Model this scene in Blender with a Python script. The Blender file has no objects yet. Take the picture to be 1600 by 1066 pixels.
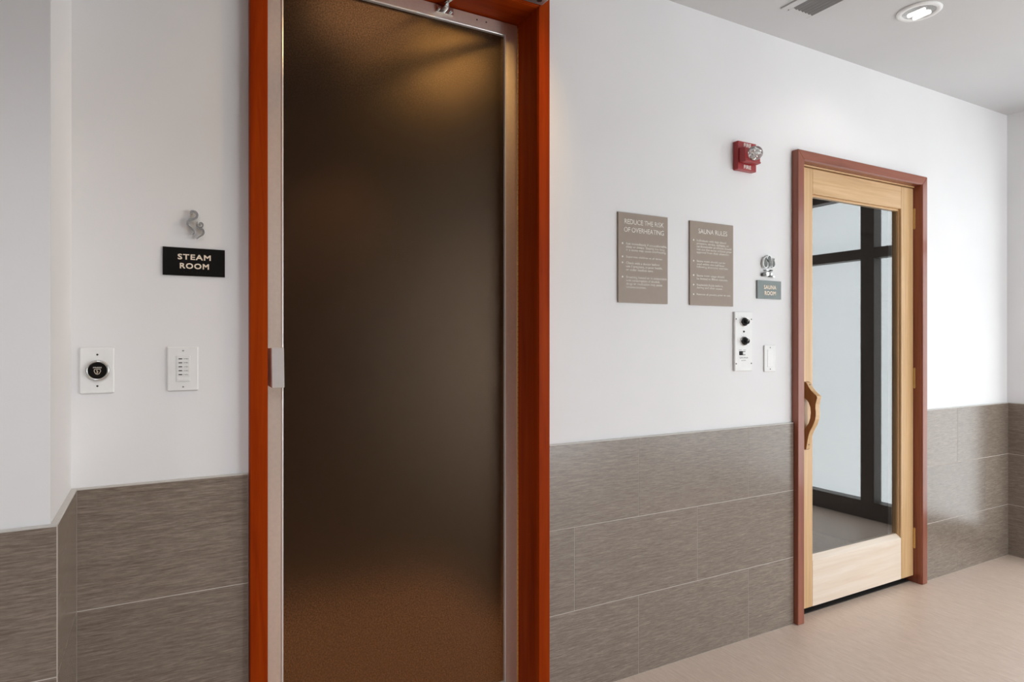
import bpy, bmesh, math, random
from mathutils import Vector, Matrix
random.seed(7)
S = bpy.context.scene
C = S.collection

# ------------------------------------------------------------------ camera
cam_d = bpy.data.cameras.new('camera'); cam_d.sensor_width = 36.0; cam_d.lens = 22.5
cam = bpy.data.objects.new('camera', cam_d); C.objects.link(cam)
cam.location = (0.0, -1.929, 1.28)
cam.rotation_euler = (math.radians(90), 0, math.radians(-28.92))
S.camera = cam

# ------------------------------------------------------------------ world / exposure
w = bpy.data.worlds.new('world'); S.world = w; w.use_nodes = True
w.node_tree.nodes['Background'].inputs[0].default_value = (0.55, 0.62, 0.7, 1)
w.node_tree.nodes['Background'].inputs[1].default_value = 0.4
S.view_settings.view_transform = 'Standard'
S.view_settings.look = 'None'
S.view_settings.gamma = 1.0
S.view_settings.use_curve_mapping = False
S.view_settings.exposure = 0.13
WINDOW_POWER = 2.0       # radiance of the frosted daylight panes (window_1)
FILL_WINDOW_POWER = 7.0       # fill_window, an added fill source behind the camera on the right
DOWNLIGHT = 60.0           # base watts of the plain downlights, the added fill ones included
STEAM_LAMP = 0.55         # radiance of the saucer lamp inside the steam room
WARM_DOWNLIGHT = 18.0     # watts of the warm downlight in front of the steam room

ROOM_H = 2.637
XR = 4.466                # end wall
XL = -2.6                 # far left end
YF = -3.8                 # wall behind the camera

# ------------------------------------------------------------------ materials
def new_mat(name):
    m = bpy.data.materials.new(name); m.use_nodes = True
    nt = m.node_tree; return m, nt, nt.nodes['Principled BSDF']
def N(nt, t, **kw):
    n = nt.nodes.new(t)
    for k, v in kw.items(): setattr(n, k, v)
    return n
def setv(n, **kw):
    for k, v in kw.items(): n.inputs[k.replace('_', ' ')].default_value = v
def ramp(nt, stops):
    r = N(nt, 'ShaderNodeValToRGB'); e = r.color_ramp.elements
    while len(e) < len(stops): e.new(0.5)
    for el, (p, c) in zip(e, stops): el.position = p; el.color = (*c, 1)
    return r
def coords(nt, scale, kind='Object', loc=(0,0,0), rot=(0,0,0)):
    tc = N(nt, 'ShaderNodeTexCoord'); mp = N(nt, 'ShaderNodeMapping')
    mp.inputs['Scale'].default_value = scale; mp.inputs['Location'].default_value = loc; mp.inputs['Rotation'].default_value = rot
    nt.links.new(tc.outputs[kind], mp.inputs['Vector']); return mp
def noise(nt, mp, scale, detail=4, rough=.55):
    n = N(nt, 'ShaderNodeTexNoise'); n.inputs['Scale'].default_value = scale
    n.inputs['Detail'].default_value = detail; n.inputs['Roughness'].default_value = rough
    nt.links.new(mp.outputs[0], n.inputs['Vector']); return n
def bump(nt, src, bsdf, strength, dist):
    b = N(nt, 'ShaderNodeBump'); b.inputs['Strength'].default_value = strength; b.inputs['Distance'].default_value = dist
    nt.links.new(src, b.inputs['Height']); nt.links.new(b.outputs[0], bsdf.inputs['Normal']); return b
def plain(name, col, rough=.5, metal=0, var=.04, bumpy=0, nscale=40, **kw):
    m, nt, b = new_mat(name)
    mp = coords(nt, (1, 1, 1)); n = noise(nt, mp, nscale, 3)
    r = ramp(nt, [(.3, tuple(c*(1-var) for c in col)), (.7, tuple(min(1, c*(1+var)) for c in col))])
    nt.links.new(n.outputs[0], r.inputs[0]); nt.links.new(r.outputs[0], b.inputs['Base Color'])
    b.inputs['Roughness'].default_value = rough; b.inputs['Metallic'].default_value = metal
    if bumpy: bump(nt, n.outputs[0], b, bumpy, .002)
    for k, v in kw.items(): b.inputs[k].default_value = v
    return m

def mat_paint(name, col):
    m, nt, b = new_mat(name)
    mp = coords(nt, (1, 1, 1)); n = noise(nt, mp, 2.2, 3); f = noise(nt, mp, 170, 2)
    r = ramp(nt, [(.35, tuple(c*.985 for c in col)), (.65, tuple(min(1, c*1.012) for c in col))])
    nt.links.new(n.outputs[0], r.inputs[0]); nt.links.new(r.outputs[0], b.inputs['Base Color'])
    b.inputs['Roughness'].default_value = .6; b.inputs['Specular IOR Level'].default_value = .2
    bump(nt, f.outputs[0], b, .12, .001); return m

def mat_tile(name, dark, mid, light, rough=.42, scale=(5, 1, 95)):
    m, nt, b = new_mat(name)
    oi = N(nt, 'ShaderNodeObjectInfo'); mp = coords(nt, scale)
    add = N(nt, 'ShaderNodeVectorMath', operation='ADD'); mul = N(nt, 'ShaderNodeVectorMath', operation='MULTIPLY')
    comb = N(nt, 'ShaderNodeCombineXYZ')
    for k in range(3): nt.links.new(oi.outputs['Random'], comb.inputs[k])
    mul.inputs[1].default_value = (37, 19, 53)
    nt.links.new(comb.outputs[0], mul.inputs[0]); nt.links.new(mp.outputs[0], add.inputs[0]); nt.links.new(mul.outputs[0], add.inputs[1])
    n1 = noise(nt, add, 2.6, 8, .68)
    mp2 = coords(nt, (24, 24, 300) if scale[2] > scale[1] else (150, 14, 9))
    n2 = noise(nt, mp2, 1.6, 4, .7)
    mx = N(nt, 'ShaderNodeMath', operation='MULTIPLY_ADD'); mx.inputs[1].default_value = .5
    nt.links.new(n2.outputs[0], mx.inputs[0])
    hf = N(nt, 'ShaderNodeMath', operation='MULTIPLY'); hf.inputs[1].default_value = .5
    nt.links.new(n1.outputs[0], hf.inputs[0]); nt.links.new(hf.outputs[0], mx.inputs[2])
    r = ramp(nt, [(.38, dark), (.5, mid), (.63, light)])
    nt.links.new(mx.outputs[0], r.inputs[0])
    hs = N(nt, 'ShaderNodeHueSaturation'); mr = N(nt, 'ShaderNodeMapRange')
    mr.inputs['To Min'].default_value = .95; mr.inputs['To Max'].default_value = 1.05
    nt.links.new(oi.outputs['Random'], mr.inputs['Value']); nt.links.new(mr.outputs[0], hs.inputs['Value'])
    nt.links.new(r.outputs[0], hs.inputs['Color']); nt.links.new(hs.outputs[0], b.inputs['Base Color'])
    b.inputs['Roughness'].default_value = rough
    b.inputs['IOR'].default_value = 1.62
    bump(nt, mx.outputs[0], b, .35, .0007); return m

def mat_wood(name, dark, mid, light, rough, axis='z', coat=0.0, fine=26, contrast=1.0):
    m, nt, b = new_mat(name)
    sc = {'z': (fine, fine, 1.0), 'x': (1.0, fine, fine)}[axis]
    oi = N(nt, 'ShaderNodeObjectInfo'); mp = coords(nt, sc)
    add = N(nt, 'ShaderNodeVectorMath', operation='ADD'); comb = N(nt, 'ShaderNodeCombineXYZ'); mul = N(nt, 'ShaderNodeMath', operation='MULTIPLY')
    mul.inputs[1].default_value = 61; nt.links.new(oi.outputs['Random'], mul.inputs[0])
    for k in range(3): nt.links.new(mul.outputs[0], comb.inputs[k])
    nt.links.new(mp.outputs[0], add.inputs[0]); nt.links.new(comb.outputs[0], add.inputs[1])
    n1 = noise(nt, add, 1.5, 6, .62); n1.inputs['Distortion'].default_value = .6
    r = ramp(nt, [(.3, dark), (.5, mid), (.72, light)])
    nt.links.new(n1.outputs[0], r.inputs[0]); nt.links.new(r.outputs[0], b.inputs['Base Color'])
    b.inputs['Roughness'].default_value = rough
    b.inputs['Coat Weight'].default_value = coat; b.inputs['Coat Roughness'].default_value = .12
    bump(nt, n1.outputs[0], b, .08, .001); return m

def emit(name, col, strength):
    m, nt, b = new_mat(name)
    b.inputs['Base Color'].default_value = (.8, .8, .8, 1); b.inputs['Roughness'].default_value = .5
    b.inputs['Emission Color'].default_value = (*col, 1); b.inputs['Emission Strength'].default_value = strength
    return m

M = {}
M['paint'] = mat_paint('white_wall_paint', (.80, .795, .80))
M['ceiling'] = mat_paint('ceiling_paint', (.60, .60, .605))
M['tile'] = mat_tile('wall_tile_stone', (.145, .112, .086), (.215, .172, .138), (.31, .256, .212), .22)
M['darkwall'] = mat_wood('dark_brown_panelling', (.05, .032, .024), (.075, .05, .038), (.10, .07, .052), .5, 'z', 0, 12)
M['grout'] = plain('pale_grout', (.52, .47, .42), .8)
M['trimstrip'] = plain('tile_edge_strip', (.55, .53, .50), .4)
M['floor'] = mat_tile('floor_stone', (.56, .435, .345), (.64, .505, .415), (.72, .59, .50), .40, (60, 3.2, 1))
M['red'] = mat_wood('red_varnished_wood', (.21, .020, .0012), (.29, .033, .002), (.36, .05, .003), .42, 'z', .0, 18)
M['redx'] = mat_wood('red_varnished_wood_horizontal', (.21, .020, .0012), (.29, .033, .002), (.36, .05, .003), .42, 'x', .0, 18)
for k_ in ('red', 'redx'): M[k_].node_tree.nodes['Principled BSDF'].inputs['Specular IOR Level'].default_value = .04
M['redS'] = mat_wood('brown_red_varnished_wood', (.19, .045, .02), (.26, .070, .035), (.32, .095, .05), .36, 'z', .35, 18)
M['redSx'] = mat_wood('brown_red_varnished_wood_horizontal', (.19, .045, .02), (.26, .070, .035), (.32, .095, .05), .36, 'x', .35, 18)
M['fir'] = mat_wood('honey_fir_wood', (.52, .31, .135), (.62, .39, .19), (.70, .47, .25), .42, 'z', .15, 30)
M['firx'] = mat_wood('honey_fir_wood_horizontal', (.52, .31, .135), (.62, .39, .19), (.70, .47, .25), .42, 'x', .15, 24)
M['firpale'] = mat_wood('pale_fir_wood', (.74, .60, .47), (.80, .68, .56), (.85, .75, .65), .45, 'x', .1, 24)  # paler fir, used for the sauna door's bottom rail
M['handle'] = mat_wood('brown_handle_wood', (.26, .105, .03), (.34, .15, .05), (.42, .20, .075), .4, 'z', .2, 40)
M['alu'] = plain('satin_aluminium', (.86, .74, .645), .38, .75, .03, 0, 90)
M['bead'] = plain('polished_aluminium_bead', (.86, .84, .82), .3, .5, .02)
M['closer'] = plain('satin_grey_metal', (.50, .53, .53), .42, .8, .03)
M['emblem'] = plain('satin_silver', (.74, .74, .73), .34, .75, .03)
M['steel'] = plain('polished_steel', (.62, .62, .61), .25, 1.0, .04)
M['darksteel'] = plain('dark_steel', (.10, .10, .095), .35, .9, .1)
M['brass'] = plain('brass', (.72, .47, .17), .3, 1.0, .06)
M['plastic'] = plain('white_plastic', (.80, .80, .79), .35, 0, .02)
M['plate'] = plain('white_painted_metal', (.82, .82, .81), .35, .0, .02)
M['black'] = plain('black_plastic', (.007, .006, .005), .35, 0, .1)
M['black'].node_tree.nodes['Principled BSDF'].inputs['Specular IOR Level'].default_value = .15
M['greyprint'] = plain('grey_print', (.30, .30, .30), .6)
M['tan'] = plain('tan_sign_plastic', (.30, .235, .185), .5, 0, .03)
M['slate'] = plain('slate_sign_plastic', (.17, .205, .20), .35, 0, .05)
M['cream'] = plain('cream_lettering', (.84, .72, .58), .5)
M['whiteprint'] = plain('white_lettering', (.82, .78, .72), .5)
M['alarm'] = plain('alarm_red', (.33, .022, .025), .35, 0, .04)
M['bronze'] = plain('dark_bronze_frame', (.11, .09, .077), .45, .0, .1)
M['vent'] = plain('grey_vent_metal', (.24, .24, .24), .5, .1)
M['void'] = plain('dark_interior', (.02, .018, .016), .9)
M['steamtile'] = plain('steam_room_dark_tile', (.022, .014, .011), .5)
M['seal'] = plain('black_rubber_seal', (.02, .018, .016), .7)
M['reflector'] = plain('downlight_reflector', (.92, .92, .92), .18, .9)
M['pane'] = emit('frosted_daylight_pane', (.90, .97, 1.0), WINDOW_POWER)
M['fill_pane'] = emit('fill_window_pane', (.91, .96, 1.0), FILL_WINDOW_POWER)
M['bulb'] = emit('lamp_bulb', (1.0, .98, .95), .8)
M['bulbwarm'] = emit('warm_lamp_bulb', (1.0, .72, .35), 3.0)
m, nt, b = new_mat('clear_glass'); M['glass'] = m
setv(b, Base_Color=(.93, .97, .97, 1), Roughness=0.0, IOR=1.95, Transmission_Weight=1.0)
m, nt, b = new_mat('clear_lens'); M['lens'] = m
setv(b, Base_Color=(.97, .97, .95, 1), Roughness=0.05, IOR=1.45, Transmission_Weight=.85)
# bronze-tinted obscure glass of the steam room door: fine pebbled face
m, nt, b = new_mat('bronze_obscure_glass'); M['obscure'] = m
mp = coords(nt, (1, 1, 1)); n1 = noise(nt, mp, 240, 2, .7); n2 = noise(nt, mp, 900, 1, .5)
ad = N(nt, 'ShaderNodeMath', operation='ADD'); nt.links.new(n1.outputs[0], ad.inputs[0]); nt.links.new(n2.outputs[0], ad.inputs[1])
r = ramp(nt, [(.38, (.13, .075, .043)), (.68, (.42, .255, .155))])
nt.links.new(n1.outputs[0], r.inputs[0]); nt.links.new(r.outputs[0], b.inputs['Base Color'])
b.inputs['Roughness'].default_value = .27; b.inputs['IOR'].default_value = 1.45
b.inputs['Specular Tint'].default_value = (1.0, .72, .50, 1)
b.inputs['Transmission Weight'].default_value = .96
bump(nt, ad.outputs[0], b, .26, .0011)

# ------------------------------------------------------------------ builders
def wloc(o):
    v = Vector(o.location)
    while o.parent: o = o.parent; v += Vector(o.location)
    return v
def finish(bm, name, mat, parent=None, smooth=False, origin=None):
    bmesh.ops.recalc_face_normals(bm, faces=bm.faces)
    me = bpy.data.meshes.new(name)
    if parent is not None and origin is None: off = wloc(parent)
    elif origin is not None: off = Vector(origin)
    else:
        xs = [v.co for v in bm.verts]
        off = Vector(((min(v.x for v in xs)+max(v.x for v in xs))/2, (min(v.y for v in xs)+max(v.y for v in xs))/2, min(v.z for v in xs)))
    bmesh.ops.translate(bm, verts=bm.verts, vec=-off)
    bm.to_mesh(me); bm.free()
    if smooth:
        for p in me.polygons: p.use_smooth = True
    me.materials.append(mat)
    o = bpy.data.objects.new(name, me); C.objects.link(o)
    if parent is not None:
        o.parent = parent; o.location = off - wloc(parent)
    else: o.location = off
    return o
def add_box(bm, x0, x1, y0, y1, z0, z1, bev=0, seg=1):
    x0, x1 = sorted((x0, x1)); y0, y1 = sorted((y0, y1)); z0, z1 = sorted((z0, z1))
    t = bmesh.new()
    vs = [t.verts.new(p) for p in ((x0,y0,z0),(x1,y0,z0),(x1,y1,z0),(x0,y1,z0),(x0,y0,z1),(x1,y0,z1),(x1,y1,z1),(x0,y1,z1))]
    for f in ((0,3,2,1),(4,5,6,7),(0,1,5,4),(1,2,6,5),(2,3,7,6),(3,0,4,7)): t.faces.new([vs[i] for i in f])
    if bev: bmesh.ops.bevel(t, geom=list(t.edges), offset=bev, segments=seg, affect='EDGES', profile=.5)
    merge(bm, t)
def merge(bm, t):
    me = bpy.data.meshes.new('tmp'); t.to_mesh(me); t.free(); bm.from_mesh(me); bpy.data.meshes.remove(me)
def box(name, mat, parent, x0, x1, y0, y1, z0, z1, bev=0, seg=1, origin=None):
    bm = bmesh.new(); add_box(bm, x0, x1, y0, y1, z0, z1, bev, seg); return finish(bm, name, mat, parent, origin=origin)
def add_prism(bm, pts, to3, d0, d1, bev=0):
    """pts 2-D polygon; to3(a,b,d) maps to world; extruded from d0 to d1"""
    t = bmesh.new()
    A = [t.verts.new(to3(a, c, d0)) for a, c in pts]; B = [t.verts.new(to3(a, c, d1)) for a, c in pts]
    t.faces.new(A); t.faces.new(B[::-1]); n = len(pts)
    for i in range(n): t.faces.new((A[i], A[(i+1) % n], B[(i+1) % n], B[i]))
    bmesh.ops.recalc_face_normals(t, faces=t.faces)
    if bev: bmesh.ops.bevel(t, geom=list(t.edges), offset=bev, segments=1, affect='EDGES')
    merge(bm, t)
def add_lathe(bm, prof, c, axis='y', seg=28, arc=None):
    """prof = [(radius, height)], height along +axis from c"""
    t = bmesh.new(); rings = []
    for r, h in prof:
        ring = []
        for k in range(seg):
            a = 2*math.pi*k/seg; u, v = r*math.cos(a), r*math.sin(a)
            p = {'y': (c[0]+u, c[1]+h, c[2]+v), 'z': (c[0]+u, c[1]+v, c[2]+h), 'x': (c[0]+h, c[1]+u, c[2]+v)}[axis]
            ring.append(t.verts.new(p))
        rings.append(ring)
    for a, b_ in zip(rings, rings[1:]):
        for k in range(seg): t.faces.new((a[k], a[(k+1) % seg], b_[(k+1) % seg], b_[k]))
    if prof[0][0] > 1e-6: t.faces.new(rings[0])
    if prof[-1][0] > 1e-6: t.faces.new(rings[-1])
    bmesh.ops.remove_doubles(t, verts=t.verts, dist=1e-6)
    merge(bm, t)
def lathe(name, mat, parent, prof, c, axis='y', seg=28, smooth=False):
    bm = bmesh.new(); add_lathe(bm, prof, c, axis, seg); return finish(bm, name, mat, parent, smooth)
def add_bar(bm, p, q, wdt, hgt):
    p, q = Vector(p), Vector(q); d = q-p; L = d.length; t = bmesh.new()
    add_box(t, -.0*L, L, -wdt/2, wdt/2, -hgt/2, hgt/2, min(wdt, hgt)*.15)
    mat = Matrix.Translation(p) @ d.to_track_quat('X', 'Z').to_matrix().to_4x4()
    bmesh.ops.transform(t, matrix=mat, verts=t.verts); merge(bm, t)
def add_ribbon(bm, path, widths, y0, y1):
    """flat ribbon in the XZ plane, from y1 (wall) to y0 (front)"""
    n = len(path); t = bmesh.new(); L, R = [], []
    for i in range(n):
        a = Vector(path[max(0, i-1)]); b_ = Vector(path[min(n-1, i+1)]); d = (b_-a).normalized(); nn = Vector((-d.y, d.x))*widths[i]/2
        p = Vector(path[i])
        for lst, s in ((L, 1), (R, -1)):
            q = p+nn*s; lst.append((t.verts.new((q.x, y0, q.y)), t.verts.new((q.x, y1, q.y))))
    for i in range(n-1):
        t.faces.new((L[i][0], L[i+1][0], R[i+1][0], R[i][0])); t.faces.new((L[i][1], R[i][1], R[i+1][1], L[i+1][1]))
        t.faces.new((L[i][0], L[i][1], L[i+1][1], L[i+1][0])); t.faces.new((R[i][0], R[i+1][0], R[i+1][1], R[i][1]))
    for i in (0, n-1): t.faces.new((L[i][0], R[i][0], R[i][1], L[i][1]))
    merge(bm, t)
def spline(pts, k=8):
    out = []; P = [Vector(p) for p in pts]
    for i in range(len(P)-1):
        p0, p1, p2, p3 = P[max(0, i-1)], P[i], P[i+1], P[min(len(P)-1, i+2)]
        for j in range(k):
            t = j/k; out.append(.5*((2*p1)+(p2-p0)*t+(2*p0-5*p1+4*p2-p3)*t*t+(3*p1-p0-3*p2+p3)*t**3))
    out.append(P[-1]); return [tuple(p) for p in out]
def text(name, body, mat, parent, x0, x1, z0, z1, y, ext=.0006, bold=0.0, spacing=1.0, align='LEFT', line=1.0, fat=0.0):
    """flat lettering on a wall facing -y, fitted to the box x0..x1, z0..z1"""
    cu = bpy.data.curves.new('t', 'FONT'); cu.body = body; cu.align_x = align; cu.space_character = spacing
    cu.space_line = line; cu.extrude = 0; cu.offset = bold; cu.resolution_u = 3; cu.fill_mode = 'FRONT'
    o = bpy.data.objects.new('t', cu); C.objects.link(o)
    me = bpy.data.meshes.new_from_object(o.evaluated_get(bpy.context.evaluated_depsgraph_get()))
    bpy.data.objects.remove(o); bpy.data.curves.remove(cu)
    bm = bmesh.new(); bm.from_mesh(me); bpy.data.meshes.remove(me)
    xs = [v.co.x for v in bm.verts]; ys = [v.co.y for v in bm.verts]
    ax, bx_, ay, by = min(xs), max(xs), min(ys), max(ys)
    sx = (x1-x0)/(bx_-ax); sz = (z1-z0)/(by-ay)
    for v in bm.verts: v.co = Vector((x0+(v.co.x-ax)*sx, y, z0+(v.co.y-ay)*sz))
    if fat:                                   # heavier strokes: the same letters laid a hair apart
        base = bmesh.new(); src = bpy.data.meshes.new('tmp'); bm.to_mesh(src)
        for i_, (dx, dz) in enumerate(((-fat, -fat), (-fat, fat), (fat, -fat), (fat, fat))):
            k0 = len(base.verts); base.from_mesh(src); base.verts.ensure_lookup_table()
            for v in base.verts[k0:]: v.co.x += dx; v.co.z += dz; v.co.y -= i_*.00003
        bpy.data.meshes.remove(src); bm.free(); bm = base
    r = bmesh.ops.extrude_face_region(bm, geom=list(bm.faces))
    for e in r['geom']:
        if isinstance(e, bmesh.types.BMVert): e.co.y -= ext
    return finish(bm, name, mat, parent)
def thing(name, label, cat, loc, group=None, kind=None):
    o = bpy.data.objects.new(name, None); C.objects.link(o); o.location = loc; o.empty_display_size = .05
    return tag(o, label, cat, group, kind)
def tag(o, label, cat, group=None, kind=None):
    o['label'] = label; o['category'] = cat
    if group: o['group'] = group
    if kind: o['kind'] = kind
    return o
def structure(name, label, cat, mat, boxes):
    bm = bmesh.new()
    for b_ in boxes: add_box(bm, *b_)
    return tag(finish(bm, name, mat, None, origin=(0, 0, 0)), label, cat, kind='structure')

# ------------------------------------------------------------------ key dimensions (metres)
A0, A1 = .221, 1.1985       # steam room casing, outer
B0, B1 = 2.516, 3.550       # sauna casing, outer
AW, BW = .0455, .0425       # casing widths
PROUD = .034                # casing stands proud of the painted wall
ATOP, BTOP = 2.4386, 2.1007 # undersides of the two head casings
JOGX, JOGY = -.190, -.353   # the projecting wall on the left
TT = .012                   # tile thickness
ROW = .303
TILETOP = ROW*3

# ------------------------------------------------------------------ the room
WT = .16
structure('floor', 'beige stone-look floor with fine diagonal grain', 'floor', M['floor'], [(XL-.2, XR+.3, YF-.2, 1.6, -.1, 0)])
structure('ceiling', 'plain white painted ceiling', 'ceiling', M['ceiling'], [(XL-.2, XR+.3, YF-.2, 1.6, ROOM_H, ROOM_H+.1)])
wall_back = structure('wall_back', 'long white wall with both doors above grey tile wainscot', 'wall', M['paint'], [
    (JOGX-.2, A0+.03, 0, WT, 0, ROOM_H), (A0+.03, A1-.03, 0, WT, ATOP+.03, ROOM_H), (A1-.03, B0+.03, 0, WT, 0, ROOM_H),
    (B0+.03, B1-.03, 0, WT, BTOP+.03, ROOM_H), (B1-.03, XR, 0, WT, 0, ROOM_H)])
wall_left = structure('wall_left', 'white projecting wall at the far left with tiled lower part', 'wall', M['paint'], [(XL, JOGX, JOGY, WT, 0, ROOM_H)])
W1A, W1B = -3.7, -.15       # window_1 along y
wall_right = structure('wall_right', 'end wall at the far right with dark tiled base', 'wall', M['paint'], [
    (XR, XR+.2, W1B, WT, 0, ROOM_H), (XR, XR+.2, W1A, W1B, 2.40, ROOM_H), (XR, XR+.2, YF-.2, W1A, 0, ROOM_H)])
W2A, W2B = 2.75, 4.20       # fill_window along x, added in the wall behind the camera for fill light
structure('wall_front', 'dark brown panelled wall behind the viewpoint', 'wall', M['darkwall'], [
    (XL, W2A, YF-.2, YF, 0, ROOM_H), (W2A, W2B, YF-.2, YF, 2.40, ROOM_H), (W2B, XR, YF-.2, YF, 0, ROOM_H)])
structure('wall_end', 'white wall closing the left end', 'wall', M['paint'], [(XL-.2, XL, YF-.2, WT, 0, ROOM_H)])

# dark rooms behind both doors
def room_shell(name, label, x0, x1, y0, y1, mat):
    structure(name, label, 'wall', mat, [(x0-.05, x0, y0, y1, 0, ROOM_H), (x1, x1+.05, y0, y1, 0, ROOM_H), (x0-.05, x1+.05, y1, y1+.05, 0, ROOM_H)])
room_shell('wall_steam_room', 'dark interior walls behind the steam room door', A0-.3, A1+.2, WT, 1.4, M['steamtile'])
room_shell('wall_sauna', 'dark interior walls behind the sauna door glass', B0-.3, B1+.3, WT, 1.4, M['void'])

# windows with frosted panes
def window(name, label, horiz, a0, a1, fixed, sgn, mulls, pane_mat):
    """frame runs along x (horiz) or y; fixed = wall face, panes recessed by 9 cm (sgn points outdoors)"""
    t = thing(name, label, 'window', ((a0+a1)/2, fixed+sgn*.05, 0) if horiz else (fixed+sgn*.05, (a0+a1)/2, 0), kind='structure')
    def bx(nm, mat, u0, u1, d0, d1, z0, z1):
        d0, d1 = fixed+sgn*d0, fixed+sgn*d1
        return box(nm, mat, t, u0, u1, d0, d1, z0, z1, .003) if horiz else box(nm, mat, t, d0, d1, u0, u1, z0, z1, .003)
    edges = sorted([a0, *mulls, a1])
    bx('sill', M['bronze'], a0, a1, -.004, .11, 0, .125); bx('head', M['bronze'], a0, a1, -.004, .11, 2.335, 2.40)
    for u in edges:
        hw = .05 if u in mulls else .03; lo, hi = max(a0, u-hw), min(a1, u+hw)
        bx('mullion', M['bronze'], lo, hi, -.006, .11, .12, 2.34)
    for u0, u1 in zip(edges, edges[1:]):
        bx('transom', M['bronze'], u0+.025, u1-.025, -.003, .11, 1.873, 1.948)
        bx('pane', pane_mat, u0+.02, u1-.02, .085, .10, .12, 1.88); bx('pane', pane_mat, u0+.02, u1-.02, .085, .10, 1.94, 2.34)
    return t
window('window_1', 'tall frosted window with dark bronze mullions, seen reflected in the sauna glass', False, W1A, W1B, XR, 1, [-.79, -2.2], M['pane'])
window('fill_window', 'added fill-light window with dark bronze mullions in the wall behind the viewpoint', True, W2A, W2B, YF, -1, [3.48], M['fill_pane'])

# ------------------------------------------------------------------ wainscot tiles
TILE_CACHE = {}
def tile(parent, u0, u1, z0, z1, face, facing):
    """one tile; facing '-y','+x','-x'; face = coordinate of the wall plane behind it"""
    wd, ht = round(u1-u0, 4), round(z1-z0, 4)
    if (wd, ht) not in TILE_CACHE:
        bm = bmesh.new(); add_box(bm, -wd/2, wd/2, -TT, -.0005, 0, ht, .0004)
        me = bpy.data.meshes.new('wall_tile'); bmesh.ops.recalc_face_normals(bm, faces=bm.faces); bm.to_mesh(me); bm.free()
        me.materials.append(M['tile']); TILE_CACHE[(wd, ht)] = me
    o = bpy.data.objects.new('wall_tile', TILE_CACHE[(wd, ht)]); C.objects.link(o); o.parent = parent
    um = (u0+u1)/2
    if facing == '-y': o.location = (um, face, z0)
    elif facing == '+x': o.location = (face, um, z0); o.rotation_euler = (0, 0, math.pi/2)
    else: o.location = (face, um, z0); o.rotation_euler = (0, 0, -math.pi/2)
    return o
def wainscot(parent, u0, u1, face, facing, joints):
    """joints: for the rows bottom, middle, top: list of joint positions"""
    for k in range(3):
        es = [u0]+[j for j in joints[k] if u0+.02 < j < u1-.02]+[u1]
        for a, b_ in zip(es, es[1:]):
            tile(parent, a+.0008, b_-.0008, k*ROW+.0012, (k+1)*ROW-.0014, face, facing)
    g = .0007
    s = {'-y': (u0, u1, face-TT+g, face), '+x': (face, face+TT-g, u0, u1), '-x': (face-TT+g, face, u0, u1)}[facing]
    box('grout', M['grout'], parent, s[0], s[1], s[2], s[3], 0, TILETOP-.002)
    s = {'-y': (u0, u1, face-TT-.0006, face), '+x': (face, face+TT+.0006, u0, u1), '-x': (face-TT-.0006, face, u0, u1)}[facing]
    box('edge_strip', M['trimstrip'], parent, s[0], s[1], s[2], s[3], TILETOP-.0014, TILETOP+.0028, .0006)
def steps(start): return [start+.606*k for k in range(-6, 12)]
wainscot(wall_back, JOGX+TT, A0-.0015, 0, '-y', [[], [], []])
wainscot(wall_back, A1+.001, B0-.002, 0, '-y', [steps(1.6155), steps(1.3174), steps(1.6155)])
wainscot(wall_back, B1+.002, XR-TT, 0, '-y', [[3.889], [4.189], [3.889]])
wainscot(wall_left, XL, JOGX+TT, JOGY, '-y', [[-1.762, -1.156, -.55], [-2.07, -1.466, -.86], [-1.762, -1.156, -.55]])
wainscot(wall_left, JOGY, 0, JOGX, '+x', [[], [], []])
wainscot(wall_right, W1B, 0, XR, '-x', [[], [], []])

# ------------------------------------------------------------------ casings and jambs (trim_1 steam room, trim_2 sauna)
def casing(name, label, x0, x1, wdt, under, jamb_back, mz, mx):
    t = thing(name, label, 'door frame', ((x0+x1)/2, 0, 0), kind='structure')
    top = under+wdt+.001
    for s, (a, b_) in ((0, (x0, x0+wdt)), (1, (x1-wdt, x1))):
        bm = bmesh.new()
        inner, outer = (b_, a) if s == 0 else (a, b_)
        add_prism(bm, [(outer, .001), (inner, .001), (inner, under), (outer, top)], lambda a_, c_, d: (a_, d, c_), -PROUD, -.0005, .002)
        finish(bm, 'casing', mz, t)
        jx0, jx1 = (x0+wdt-.03, x0+wdt+.002) if s == 0 else (x1-wdt-.002, x1-wdt+.03)
        box('jamb', mz, t, jx0, jx1, -PROUD+.006, jamb_back, .0008, under+.012, .001)
    bm = bmesh.new()
    add_prism(bm, [(x0+wdt+.0004, under), (x1-wdt-.0004, under), (x1-.0004, top), (x0+.0004, top)], lambda a_, c_, d: (a_, d, c_), -PROUD, -.0005, .002)
    finish(bm, 'head_casing', mx, t)
    box('head_jamb', mx, t, x0+wdt-.002, x1-wdt+.002, -PROUD+.006, jamb_back, under-.002, under+.028, .001)
    return t
trim1 = casing('trim_1', 'glossy orange-red wooden frame around the steam room door', A0, A1, AW, ATOP, .165, M['red'], M['redx'])
trim2 = casing('trim_2', 'brown-red wooden frame around the sauna door', B0, B1, BW, BTOP, .13, M['redS'], M['redSx'])
box('gap_shade_strip', M['void'], trim2, B0+BW+.002, B1-BW-.002, .032, .158, .0004, .004)  # dark strip standing in for the shade in the gap under the door
box('door_stop', M['firx'], trim2, B0+BW, B1-BW, .008, .05, BTOP-.0085, BTOP-.0025, .001)

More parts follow.
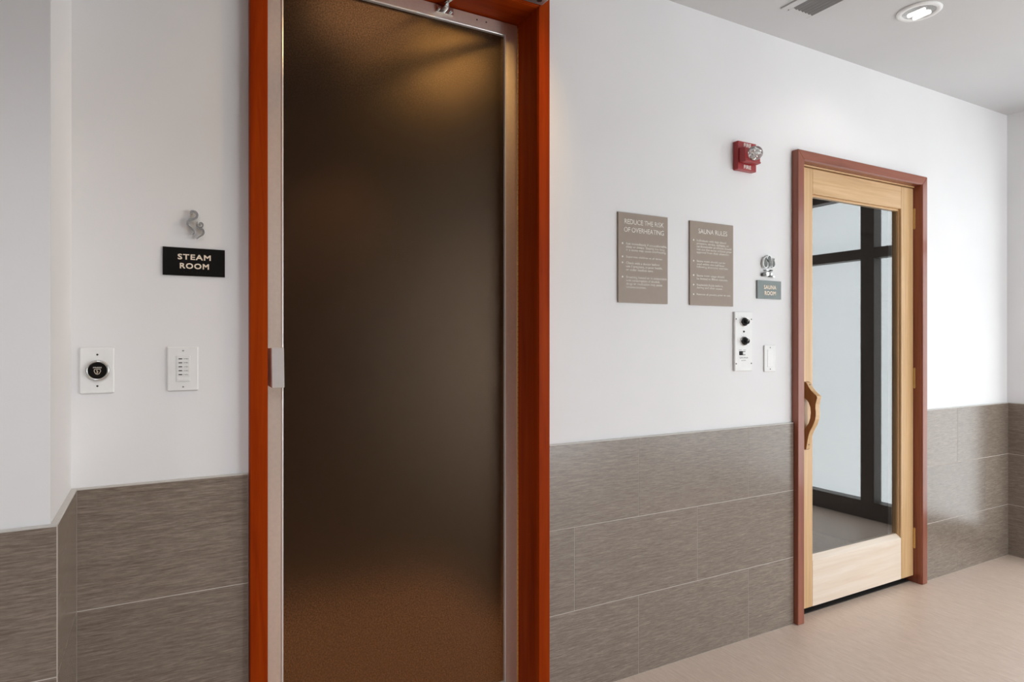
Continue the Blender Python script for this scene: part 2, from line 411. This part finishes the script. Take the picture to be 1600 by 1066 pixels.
# ------------------------------------------------------------------ door_1 : steam room
a0, a1 = A0+AW+.004, A1-AW-.004
YD = .110
d1 = thing('door_1', 'steam room door with dark bronze obscure glass in a pale aluminium frame', 'door', ((a0+a1)/2, YD+.02, 0), kind='structure')
sL, sR, zt, zb = .0555, .047, 2.4335, .008
box('stile', M['alu'], d1, a0, a0+sL, YD, YD+.042, zb, zt, .0012)
box('stile', M['alu'], d1, a1-sR, a1, YD, YD+.042, zb, zt, .0012)
bm = bmesh.new(); add_box(bm, a0+sL, a1-sR, YD+.0004, YD+.0416, zt-.043, zt, .0012); finish(bm, 'top_rail', M['alu'], d1)
bm = bmesh.new(); add_box(bm, a0+sL, a1-sR, YD+.0004, YD+.0416, zb, zb+.032, .0012); finish(bm, 'bottom_rail', M['alu'], d1)
gx0, gx1, gz0, gz1 = a0+sL, a1-sR, zb+.032, zt-.043
box('glass', M['obscure'], d1, gx0+.002, gx1-.002, YD+.012, YD+.020, gz0+.002, gz1-.002)
for nm, q in (('glazing_bead', (gx0, gx0+.0065, gz0, gz1)), ('glazing_bead', (gx1-.0055, gx1, gz0, gz1)), ('glazing_bead', (gx0+.0065, gx1-.0055, gz1-.0065, gz1)), ('glazing_bead', (gx0+.0065, gx1-.0055, gz0, gz0+.0065))):
    box(nm, M['bead'], d1, q[0], q[1], YD-.002, YD+.012, q[2], q[3], .0022, 2)
# finger pull: side plate, outward-leaning grip
pull = bmesh.new()
add_prism(pull, [(YD, 1.258), (YD, 1.145), (.052, 1.143), (.062, 1.260)], lambda y, z, d: (d, y, z), a0+.018, a0+.0235, .001)
pl = finish(pull, 'pull_handle', M['alu'], d1)
bm = bmesh.new()
add_prism(bm, [(.0635, 1.2605), (.0535, 1.1425), (.0445, 1.1425), (.0545, 1.2605)], lambda y, z, d: (d, y, z), a0+.0195, a0+.0545, .001)
finish(bm, 'grip', M['bead'], pl)
# continuous hinge beside the right stile
bm = bmesh.new(); z = .02
while z < zt-.01:
    add_lathe(bm, [(.0034, 0), (.0034, .0165)], (a1+.001, YD-.001, z), 'z', 8); z += .0185
hg = finish(bm, 'piano_hinge', M['brass'], d1)
box('hinge_leaf', M['seal'], d1, a1-.0005, a1+.0055, YD+.003, YD+.03, .02, zt)
for xx in (.985, 1.022):
    lathe('screw', M['darksteel'], d1, [(.0028, 0), (.0022, -.0014), (0, -.0014)], (xx, YD, zt-.018), 'y', 10)

# door closer on the head casing, its arm reaching to the door's top rail
dc = thing('door_closer', 'silver door closer at the top of the steam room door', 'door closer', (1.06, -PROUD, ATOP))
bm = bmesh.new(); add_box(bm, .93, 1.166, -PROUD-.048, -PROUD-.0005, ATOP+.0035, ATOP+.062, .006, 2); finish(bm, 'body', M['closer'], dc)
lathe('spindle', M['darksteel'], dc, [(.009, 0), (.009, .022), (.007, .024)], (1.136, -.066, ATOP+.0005), 'z', 16)
arm = bmesh.new(); add_bar(arm, (1.136, -.066, ATOP+.014), (.962, -.360, ATOP+.020), .024, .007); finish(arm, 'main_arm', M['steel'], dc)
arm = bmesh.new(); add_bar(arm, (.962, -.360, ATOP+.030), (.858, YD-.02, ATOP-.004), .014, .010); finish(arm, 'forearm', M['steel'], dc)
lathe('elbow', M['steel'], dc, [(.012, 0), (.012, .026), (.009, .028)], (.962, -.360, ATOP+.012), 'z', 16)
bm = bmesh.new()
add_box(bm, .828, .893, YD-.006, YD-.0003, zt-.030, zt-.004, .0015)
add_lathe(bm, [(.010, 0), (.010, -.026), (.006, -.030), (0, -.030)], (.858, YD-.004, zt-.014), 'y', 14)
add_lathe(bm, [(.0045, 0), (.0045, -.012), (0, -.012)], (.838, YD-.004, zt-.019), 'y', 10)
add_lathe(bm, [(.0045, 0), (.0045, -.012), (0, -.012)], (.883, YD-.004, zt-.019), 'y', 10)
finish(bm, 'foot', M['steel'], dc)

# ------------------------------------------------------------------ door_2 : sauna
b0, b1 = B0+BW+.0045, B1-BW-.0045
YB = .012
d2 = thing('door_2', 'honey-coloured wooden sauna door with a large clear glass pane', 'door', ((b0+b1)/2, YB+.02, 0), kind='structure')
SW, zb, zt, zg0, zg1 = .1175, .037, 2.0875, .253, 1.970
def framed(name, mat, pts, y0, y1): 
    bm = bmesh.new(); add_prism(bm, pts, lambda a_, c_, d: (a_, d, c_), y0, y1, .0025); return finish(bm, name, mat, d2)
framed('stile', M['fir'], [(b0, zb), (b0+SW, zb), (b0+SW, zt), (b0, zt)], YB, YB+.045)
framed('stile', M['fir'], [(b1-SW+.008, zb), (b1, zb), (b1, zt), (b1-SW+.008, zt)], YB, YB+.045)
xg0, xg1 = b0+SW, b1-SW+.008
framed('top_rail', M['firx'], [(xg0, zg1), (xg1, zg1), (xg1, zt), (xg0, zt)], YB+.0006, YB+.0445)
bm = bmesh.new()   # bottom rail with a bevelled upper edge
add_prism(bm, [(YB+.0006, zb), (YB+.0445, zb), (YB+.0445, zg0+.018), (YB+.026, zg0+.018), (YB+.0006, zg0-.004)], lambda y, z, d: (d, y, z), xg0+.0005, xg1-.0005, .0012)
finish(bm, 'bottom_rail', M['firpale'], d2)
for nm, mt, q in (('glazing_bead', M['fir'], (xg0, xg0+.008, zg0, zg1)), ('glazing_bead', M['fir'], (xg1-.0045, xg1, zg0, zg1)), ('glazing_bead', M['firx'], (xg0+.008, xg1-.0045, zg1-.010, zg1))):
    box(nm, mt, d2, q[0], q[1], YB+.014, YB+.044, q[2], q[3], .0015, 2)
box('glass', M['glass'], d2, xg0+.004, xg1-.004, .037, .043, zg0+.012, zg1-.004)
for zc in (1.927, 1.0836, .237):
    h = bmesh.new()
    add_lathe(h, [(0, -.056), (.004, -.055), (.0045, -.051), (.0062, -.050), (.0062, .050), (.0045, .051), (.004, .055), (0, .056)], (b1+.003, YB-.0045, zc), 'z', 12)
    hh = finish(h, 'hinge', M['brass'], d2, origin=None)
    box('hinge_leaf', M['brass'], hh, b1-.0005, b1+.0015, YB-.002, YB+.03, zc-.05, zc+.05)
# carved wooden pull handle
prof_out = [(YB, 1.092), (.004, 1.088), (-.002, 1.080), (-.010, 1.066), (-.022, 1.052), (-.036, 1.040), (-.049, 1.030), (-.052, 1.022), (-.049, 1.010),
            (-.044, .992), (-.043, .974), (-.045, .956), (-.045, .940), (-.042, .922), (-.035, .903), (-.026, .884), (-.016, .866), (-.008, .846), (-.003, .824), (.001, .800), (.004, .780), (YB, .775)]
hole = [(YB, .872), (.002, .884), (-.010, .902), (-.018, .926), (-.021, .952), (-.018, .976), (-.010, .996), (.000, 1.008), (YB, 1.016)]
hx0, hx1 = b0+.058, b0+.088
bm = bmesh.new(); add_prism(bm, prof_out+hole, lambda y, z, d: (d, y, z), hx0, hx1)
hd = finish(bm, 'pull_handle', M['handle'], d2)
hd.data.polygons[0].use_smooth = False
# front of the grip: a thin outer face in paler wood
bm = bmesh.new(); t = bmesh.new()
fr = [(t.verts.new((hx0+.001, y-.0006, z)), t.verts.new((hx1, y-.0006, z))) for y, z in prof_out[1:-1]]
for (p, q), (r_, s_) in zip(fr, fr[1:]): t.faces.new((p, q, s_, r_))
merge(bm, t)
gf = finish(bm, 'grip_face', M['fir'], hd)
sm = gf.modifiers.new('thickness', 'SOLIDIFY'); sm.thickness = .001; sm.offset = 0
for zc, yy in ((1.0775, -.0045), (.800, .0002)):
    lathe('screw', M['darksteel'], hd, [(.0036, 0), (.003, -.0016), (0, -.0016)], ((hx0+hx1)/2, yy, zc), 'y', 10)

# ------------------------------------------------------------------ signs
def rule_sign(name, label, x0, x1, z0, z1, head, paras):
    t = thing(name, label, 'sign', ((x0+x1)/2, 0, z0), 'rule boards beside the sauna door')
    box('board', M['tan'], t, x0, x1, -.007, -.0003, z0, z1, .0008)
    for body, a, b_, c_, d in head: text('heading', body, M['whiteprint'], t, x0+a, x0+b_, z1-d, z1-c_, -.007, .0004, .004, .95, 'CENTER', .95)
    for lines, top, wfrac in paras:
        n = len(lines); body = '\n'.join(lines)
        text('lettering', body, M['whiteprint'], t, x0+.037, x0+.037+wfrac, z1-top-.0125*n+.003, z1-top, -.007, .0004, .012, 1.0, 'LEFT', 1.0)
        lathe('bullet', M['whiteprint'], t, [(.0036, 0), (.0036, -.0006)], (x0+.020, -.007, z1-top-.0045), 'y', 12)
    return t
rule_sign('rule_sign', 'tan plaque headed REDUCE THE RISK OF OVERHEATING', 1.5205, 1.7676, 1.4265, 1.7695,
    [('REDUCE THE RISK', .029, .226, .024, .043), ('OF OVERHEATING', .027, .226, .055, .074)],
    [(['Exit immediately if uncomfortable,', 'dizzy or sleepy. Staying too long', 'in a sauna may cause overheating.'], .1135, .205),
     (['Supervise children at all times.'], .164, .182),
     (['Check with a doctor before', 'use if pregnant, in poor health,', 'or under medical care.'], .1865, .182),
     (['Breathing heated air in conjunction', 'with consumption of alcohol,', 'drugs or medication may cause', 'unconsciousness.'], .2405, .203)])
rule_sign('rule_sign', 'tan plaque headed SAUNA RULES', 1.8860, 2.1342, 1.4265, 1.7695,
    [('SAUNA RULES', .046, .212, .029, .049)],
    [(['Individuals with high blood', 'pressure, stroke, epilepsy, or', 'cardiovascular problems should', 'not use the sauna without prior', 'approval from their physician.'], .0735, .202),
     (['Sauna room should not be', 'used within one-half hour', 'following strenuous exercise.'], .158, .180),
     (['Sauna room usage should', 'be limited to fifteen minutes.'], .2165, .178),
     (['Replenish fluids before,', 'during and after sauna.'], .2555, .150),
     (['Remove all jewelry prior to use.'], .2945, .195)])

t = thing('steam_room_sign', 'black STEAM ROOM sign with gold lettering', 'sign', (.085, 0, 1.4552))
box('plate', M['black'], t, .0096, .1603, -.005, -.0003, 1.4552, 1.5300, .0006)
text('lettering', 'STEAM', M['cream'], t, .0455, .1245, 1.4985, 1.5125, -.005, .0008, 0, 1.12, fat=.0005)
text('lettering', 'ROOM', M['cream'], t, .0505, .1200, 1.4745, 1.4885, -.005, .0008, 0, 1.12, fat=.0005)
bm = bmesh.new()
for i, pat in enumerate(([1, 2, 4], [1, 3, 4, 5], [0, 2], [0, 3], [1, 4], [], [0, 1, 2, 4], [0, 2, 4], [0, 2, 4], [0, 2, 3])):
    for d in pat: add_lathe(bm, [(.0008, 0), (.0006, -.0006), (0, -.0006)], (.052+i*.0066+(d//3)*.0025, -.005, 1.4685-(d % 3)*.0025), 'y', 6)
finish(bm, 'braille_dots', M['black'], t)

t = thing('sauna_room_sign', 'slate-grey SAUNA ROOM sign with pale lettering', 'sign', (2.36, 0, 1.4655))
box('plate', M['slate'], t, 2.2825, 2.4365, -.007, -.0003, 1.4655, 1.5455, .0006)
text('lettering', 'SAUNA', M['cream'], t, 2.324, 2.402, 1.5085, 1.5255, -.007, .0008, 0, 1.1, fat=.0005)
text('lettering', 'ROOM', M['cream'], t, 2.328, 2.400, 1.4825, 1.4995, -.007, .0008, 0, 1.1, fat=.0005)
bm = bmesh.new()
for i, pat in enumerate(([1, 2, 4], [0], [0, 2, 5], [0, 2, 3, 4], [0], [], [0, 1, 2, 4], [0, 2, 4], [0, 2, 4], [0, 2, 3])):
    for d in pat: add_lathe(bm, [(.0008, 0), (.0006, -.0006), (0, -.0006)], (2.328+i*.0066+(d//3)*.0025, -.007, 1.4775-(d % 3)*.0025), 'y', 6)
finish(bm, 'braille_dots', M['slate'], t)

# ------------------------------------------------------------------ emblems
t = thing('steam_emblem', 'silver emblem of two curling steam wisps above the steam room sign', 'emblem', (.085, 0, 1.550))
def emb(zx, zy):   # emblem drawing units -> wall metres
    return (.0606+(zx-430)/284*.0475, 1.6286-(zy-75)/440*.0783)
def wisp(pts, w0, w1, y0=-.018):
    path = spline([emb(*p) for p in pts], 6); n = len(path)
    ws = [(w0+(w1-w0)*math.sin(math.pi*min(1, i/(n-1)*1.1))) for i in range(n)]
    bm = bmesh.new(); add_ribbon(bm, path, ws, y0, -.006); finish(bm, 'wisp', M['steel'], t)
wisp([(548, 118), (528, 122), (516, 100), (540, 80), (585, 88), (612, 125), (600, 172), (555, 198), (505, 215), (472, 252), (482, 300), (525, 335), (565, 372), (570, 408), (545, 432)], .0024, .0058)
wisp([(662, 282), (645, 268), (655, 246), (682, 250), (696, 278), (680, 312), (645, 318), (612, 298), (604, 262), (622, 232)], .0020, .0030)
wisp([(604, 270), (612, 305), (650, 332), (690, 352), (704, 388), (690, 425), (650, 455), (605, 492)], .0026, .0052, -.0186)
for q in ((565, 190), (530, 340), (650, 320), (690, 400)):
    p = emb(*q); lathe('standoff', M['steel'], t, [(.0014, -.0065), (.0014, -.0002)], (p[0], 0, p[1]), 'y', 8)

t = thing('flame_emblem', 'silver emblem of flames over hot stones above the sauna sign', 'emblem', (2.352, 0, 1.555))
def fe(zx, zy): return (2.3085+(zx-140)/225*.082, 1.6590-(zy-105)/450*.1015)
def leafpoly(pts): return [fe(*p) for p in spline(pts, 4)]
petals = [[(180, 160), (205, 150), (212, 185), (205, 220), (228, 265), (232, 310), (205, 365), (170, 350), (150, 290), (160, 230), (165, 190)],
          [(240, 110), (275, 120), (292, 165), (285, 215), (272, 265), (275, 320), (262, 360), (245, 330), (240, 285), (243, 240), (228, 200), (216, 160)],
          [(330, 160), (350, 165), (342, 200), (355, 240), (362, 285), (345, 335), (312, 350), (298, 310), (302, 265), (320, 225), (328, 190)]]
for p in petals:
    bm = bmesh.new(); pp = leafpoly(p)[:-1]; add_prism(bm, pp, lambda a_, c_, d: (a_, d, c_), -.014, -.003); pet = finish(bm, 'flame', M['steel'], t)
    cx = sum(a_ for a_, _ in pp)/len(pp); cz = sum(c_ for _, c_ in pp)/len(pp)
    bm = bmesh.new(); add_prism(bm, [(cx+(a_-cx)*.80, cz+(c_-cz)*.90) for a_, c_ in pp], lambda a_, c_, d: (a_, d, c_), -.0146, -.0138); finish(bm, 'dark_inlay', M['darksteel'], pet)
for zx, zy, rx, rz, mt in ((172, 495, 30, 34, 'darksteel'), (225, 480, 32, 50, 'steel'), (285, 490, 34, 44, 'darksteel'), (292, 480, 22, 30, 'steel'), (335, 525, 26, 22, 'steel'), (300, 408, 26, 18, 'darksteel'), (225, 405, 34, 16, 'steel')):
    random.seed(zx)
    pts = [fe(zx+rx*math.cos(a)*random.uniform(.85, 1.1), zy+rz*math.sin(a)*random.uniform(.85, 1.1)) for a in [2*math.pi*k/10 for k in range(10)]]
    bm = bmesh.new(); add_prism(bm, pts, lambda a_, c_, d: (a_, d, c_), -.013 if mt == 'darksteel' else -.0145, -.0003, .0008); finish(bm, 'stone', M[mt], t)

# ------------------------------------------------------------------ wall plates and controls
def screw(t, x, z, y, r=.0026, mat='darksteel'):
    lathe('screw', M[mat], t, [(r, .0004), (r*.85, -.0012), (0, -.0012)], (x, y, z), 'y', 10)
# call button
t = thing('call_button', 'white wall plate with a black round push button in a chrome ring', 'switch', (-.136, 0, 1.148))
box('plate', M['plate'], t, -.1725, -.0985, -.0065, -.0003, 1.1475, 1.2638, .0028, 2)
lathe('chrome_ring', M['steel'], t, [(.0265, -.0060), (.0262, -.0120), (.0245, -.0145), (.0215, -.0145), (.0202, -.0115), (.0202, -.0060)], (-.1345, 0, 1.2055), 'y', 40, True)
bt = lathe('button', M['black'], t, [(.0198, -.006), (.0198, -.0125), (.0185, -.0135), (0, -.0140)], (-.1345, 0, 1.2055), 'y', 36)
text('lettering', 'PRESS', M['whiteprint'], bt, -.1435, -.1255, 1.2115, 1.2145, -.0142, .0003, .01)
bm = bmesh.new()
add_ribbon(bm, [(-.1345+.0068*sx, 1.2025+.0062*sz) for sx, sz in ((-.95, 1.0), (.95, 1.0), (1.0, .2), (.55, -.8), (0, -1.05), (-.55, -.8), (-1.0, .2), (-.95, 1.0))], [.0011]*8, -.0145, -.0138)
add_ribbon(bm, spline([(-.1345, 1.2068), (-.1360, 1.2045), (-.1330, 1.2022), (-.1360, 1.2000), (-.1345, 1.1980)], 4), [.0011]*17, -.0145, -.0138)
finish(bm, 'shield_mark', M['cream'], bt)
screw(t, -.1350, 1.2455, -.0065); screw(t, -.1350, 1.1660, -.0065)
# timer keypad
t = thing('timer_switch', 'white wall plate with a column of five timer keys', 'switch', (.058, 0, 1.147))
box('plate', M['plate'], t, .0205, .0947, -.0065, -.0003, 1.1472, 1.2648, .0028, 2)
ins = box('insert', M['plastic'], t, .0415, .0750, -.0085, -.0060, 1.1712, 1.2412, .001)
for k in range(5):
    zc = 1.2325-k*.0105
    box('key', M['plastic'], ins, .0445, .0725, -.0095, -.0080, zc-.0040, zc+.0040, .0006)
    box('indicator', M['black'], ins, .0470, .0555, -.0099, -.0090, zc-.0012, zc+.0012)
    text('lettering', ('60 MIN', '30 MIN', '15 MIN', '10 MIN', '5 MIN')[k], M['greyprint'], ins, .0592, .0700, zc-.0013, zc+.0013, -.0095, .0003, .01)
box('key', M['plastic'], ins, .0445, .0725, -.0095, -.0080, 1.1740, 1.1815, .0006)
screw(t, .0580, 1.2540, -.0065, .0024, 'greyprint'); screw(t, .0580, 1.1575, -.0065, .0024, 'greyprint')
# sauna control panel
t = thing('sauna_control_panel', 'tall white control panel with two black knobs', 'control panel', (2.190, 0, 1.152))
box('plate', M['plate'], t, 2.1400, 2.2455, -.011, -.0003, 1.1520, 1.4045, .0015)
for zc in (1.3622, 1.2800):
    kb = lathe('knob_base', M['steel'], t, [(.0205, -.0105), (.0205, -.0140), (.0185, -.0160), (0, -.0160)], (2.1930, 0, zc), 'y', 28)
    k1 = lathe('knob', M['black'], t, [(.0180, -.0155), (.0172, -.0200), (.0115, -.0220), (.0105, -.0340), (.0092, -.0352), (0, -.0352)], (2.1930, 0, zc), 'y', 24)
    box('pointer', M['whiteprint'], k1, 2.1925, 2.1942, -.0360, -.0345, zc+.001, zc+.0095)
    for k in range(9):
        an = math.radians(-40+k*32.5); bmk = (2.1930-.0265*math.cos(an), zc+.0265*math.sin(an))
        box('dial_mark', M['greyprint'], t, bmk[0]-.0009, bmk[0]+.0009, -.0114, -.0108, bmk[1]-.0009, bmk[1]+.0009)
lathe('pilot_light', M['black'], t, [(.0042, -.0105), (.0042, -.0125), (.003, -.0145), (0, -.0150)], (2.1930, 0, 1.3205), 'y', 14)
sw = box('rocker_frame', M['black'], t, 2.1655, 2.2010, -.0135, -.0105, 1.2195, 1.2365, .0008)
box('rocker', M['plastic'], sw, 2.1825, 2.1985, -.0165, -.0130, 1.2215, 1.2345, .0012)
text('lettering', 'SAUNA', M['greyprint'], t, 2.168, 2.220, 1.2050, 1.2120, -.011, .0003, .012, 1.1)
text('lettering', 'HEATER', M['greyprint'], t, 2.178, 2.206, 1.1950, 1.1990, -.011, .0003, .008)
text('lettering', 'OFF    ON', M['greyprint'], t, 2.163, 2.206, 1.2400, 1.2435, -.011, .0003, .006)
for x in (2.1470, 2.2395):
    for zc in (1.3735, 1.1835): screw(t, x, zc, -.011, .0032)
# blank plate
t = thing('blank_wall_plate', 'narrow blank white plate with two screws beside the sauna door', 'wall plate', (2.364, 0, 1.144))
box('plate', M['plastic'], t, 2.3285, 2.4015, -.0065, -.0003, 1.1440, 1.2625, .0030, 2)
bm = bmesh.new(); add_box(bm, 2.3470, 2.3830, -.0078, -.0060, 1.1650, 1.2415, .0008); finish(bm, 'insert', M['plate'], t)
screw(t, 2.3650, 1.2510, -.0065); screw(t, 2.3650, 1.1560, -.0065)

# ------------------------------------------------------------------ fire alarm strobe
fx0, fx1, fz0, fz1 = 2.1400, 2.2520, 2.0060, 2.1270
t = thing('fire_alarm_strobe', 'red wall-mounted fire alarm strobe marked FIRE with clear lens', 'fire alarm', ((fx0+fx1)/2, 0, fz0))
box('back_plate', M['alarm'], t, fx0, fx1, -.027, -.0003, fz0, fz1, .0025, 2)
hs = bmesh.new()
add_prism(hs, [(-.026, fz0+.031), (-.026, fz1-.030), (-.052, fz1-.033), (-.058, fz1-.036), (-.058, fz0+.036), (-.062, fz0+.033), (-.062, fz0+.028), (-.04, fz0+.026)], lambda y, z, d: (d, y, z), fx0+.006, fx1-.012, .0015)
finish(hs, 'housing', M['alarm'], t)
bm = bmesh.new()
prof = [(.030, 0), (.030, -.014), (.027, -.026), (.020, -.035), (.010, -.039), (0, -.040)]
add_lathe(bm, prof, ((fx0+fx1)/2-.002, -.0585, (fz0+fz1)/2+.003), 'y', 20); ln = finish(bm, 'lens', M['lens'], t, True)
for dx, dz, ang in ((-.012, .006, 0), (.012, .006, 0), (0, -.012, 0)):
    bm = bmesh.new(); add_lathe(bm, [(.010, 0), (.007, -.008), (.003, -.013), (.003, -.018)], ((fx0+fx1)/2-.002+dx, -.060, (fz0+fz1)/2+.003+dz), 'y', 12)
    finish(bm, 'reflector', M['reflector'], ln)
lathe('flash_tube', M['plastic'], ln, [(.0025, -.014), (.0025, .014)], ((fx0+fx1)/2-.002, -.076, (fz0+fz1)/2+.003), 'x', 10)
text('lettering', 'FIRE', M['whiteprint'], t, fx0+.036, fx0+.078, fz1-.0215, fz1-.0065, -.027, .0005, 0, 1.1, fat=.0006)
text('lettering', 'FIRE', M['whiteprint'], t, fx0+.036, fx0+.078, fz0+.0070, fz0+.0220, -.027, .0005, 0, 1.1, fat=.0006)

# ------------------------------------------------------------------ ceiling fittings
t = thing('ceiling_vent', 'white ceiling air vent with grey louvre slats', 'air vent', (2.312, -.43, ROOM_H-.012))
vx0, vx1, vy0, vy1 = 2.253, 2.376, -.640, -.207
for q in ((vx0-.036, vx0, vy0-.03, vy1+.03), (vx1, vx1+.036, vy0-.03, vy1+.03), (vx0, vx1, vy1, vy1+.03), (vx0, vx1, vy0-.03, vy0)):
    box('flange', M['ceiling'], t, q[0], q[1], q[2], q[3], ROOM_H-.006, ROOM_H-.0003, .001)
box('backing', M['darksteel'], t, vx0, vx1, vy0, vy1, ROOM_H-.0016, ROOM_H-.0004)
for k in range(6):
    x = vx0+.012+k*.0198
    bm = bmesh.new(); add_prism(bm, [(x-.0075, ROOM_H-.0020), (x-.0055, ROOM_H-.0018), (x+.0085, ROOM_H-.0085), (x+.0065, ROOM_H-.0090)], lambda a_, c_, d: (a_, d, c_), vy0+.001, vy1-.001)
    finish(bm, 'slat', M['vent'], t)
lathe('screw', M['darksteel'], t, [(.0028, 0), (.002, -.0015), (0, -.0015)], (vx0-.004, vy1+.017, ROOM_H-.006), 'z', 8)

def downlight(x, y, label, power, col, warm=False, cone=150, blend=.5, aim=None):
    t = thing('downlight', label, 'downlight', (x, y, ROOM_H-.012), 'recessed ceiling downlights')
    R = .082
    # trim ring and shallow bright reflector bowl, hung just under the ceiling line
    lathe('trim_ring', M['plastic'], t, [(R, -.0002), (R, -.004), (R-.006, -.0085), (R-.020, -.0085), (R-.022, -.0040), (R-.022, -.0002)], (x, y, ROOM_H), 'z', 40, True)
    bm = bmesh.new(); add_lathe(bm, [(R-.022, -.0050), (R-.030, -.0032), (R-.050, -.0020), (.0, -.0016)], (x, y, ROOM_H), 'z', 32); finish(bm, 'reflector', M['reflector'], t, True)
    for dx in (-.020, .020):
        bm = bmesh.new(); add_lathe(bm, [(0, -.036), (.007, -.034), (.0085, -.030), (.0085, .030), (.007, .034), (0, .036)], (x+dx, y, ROOM_H-.0125), 'y', 12); finish(bm, 'lamp', M['bulbwarm' if warm else 'bulb'], t, True)
    ld = bpy.data.lights.new('downlight_lamp', 'SPOT'); ld.energy = power; ld.color = col; ld.spot_size = math.radians(cone); ld.spot_blend = blend; ld.shadow_soft_size = .03
    lo = bpy.data.objects.new('downlight_lamp', ld); C.objects.link(lo); lo.parent = t; lo.location = (0, 0, -.018)
    if aim: lo.rotation_euler = (Vector(aim)-Vector((x, y, ROOM_H-.03))).to_track_quat('-Z', 'Y').to_euler()
    return t
downlight(2.736, -.436, 'round recessed downlight in the ceiling in front of the sauna door', DOWNLIGHT*.04, (1, .97, .92))
downlight(1.18, -.50, 'warm downlight above the steam room doorway', WARM_DOWNLIGHT, (1, .62, .2), True, 86, .9, (.60, .11, 1.7))
downlight(2.75, -2.35, 'added fill downlight behind the viewpoint, nearest the end window', DOWNLIGHT*.08, (.95, .965, 1))  # this and the next two are out of view, added as fill light
downlight(-.1, -2.35, 'added fill downlight behind the viewpoint, the middle one', DOWNLIGHT*1.3, (.95, .965, 1))
downlight(-1.5, -2.35, 'added fill downlight behind the viewpoint, nearest the left end', DOWNLIGHT*.4, (.95, .965, 1))
# the steam room's own lamp: a round opal lamp on its ceiling, dimly seen through the bronze glass
t = thing('saucer_lamp', 'round warm saucer lamp inside the steam room behind the dark glass', 'lamp', (.72, .62, ROOM_H-.14))
lathe('ceiling_rose', M['plastic'], t, [(.05, -.001), (.05, -.012), (.03, -.03), (.03, -.05)], (.72, .62, ROOM_H), 'z', 24)
gm = emit('globe_lamp_glow', (1, .74, .48), STEAM_LAMP)
lathe('shade', gm, t, [(0, -.120), (.08, -.114), (.15, -.096), (.20, -.068), (.21, -.052), (.20, -.040), (.03, -.036)], (.72, .62, ROOM_H), 'z', 24, True)
downlight(.85, 1.05, 'added downlight brightening the steam room floor behind the dark glass', 130.0, (1, .74, .46), True, 78, .4)  # unseen lamp, added so the floor glows through the bronze glass
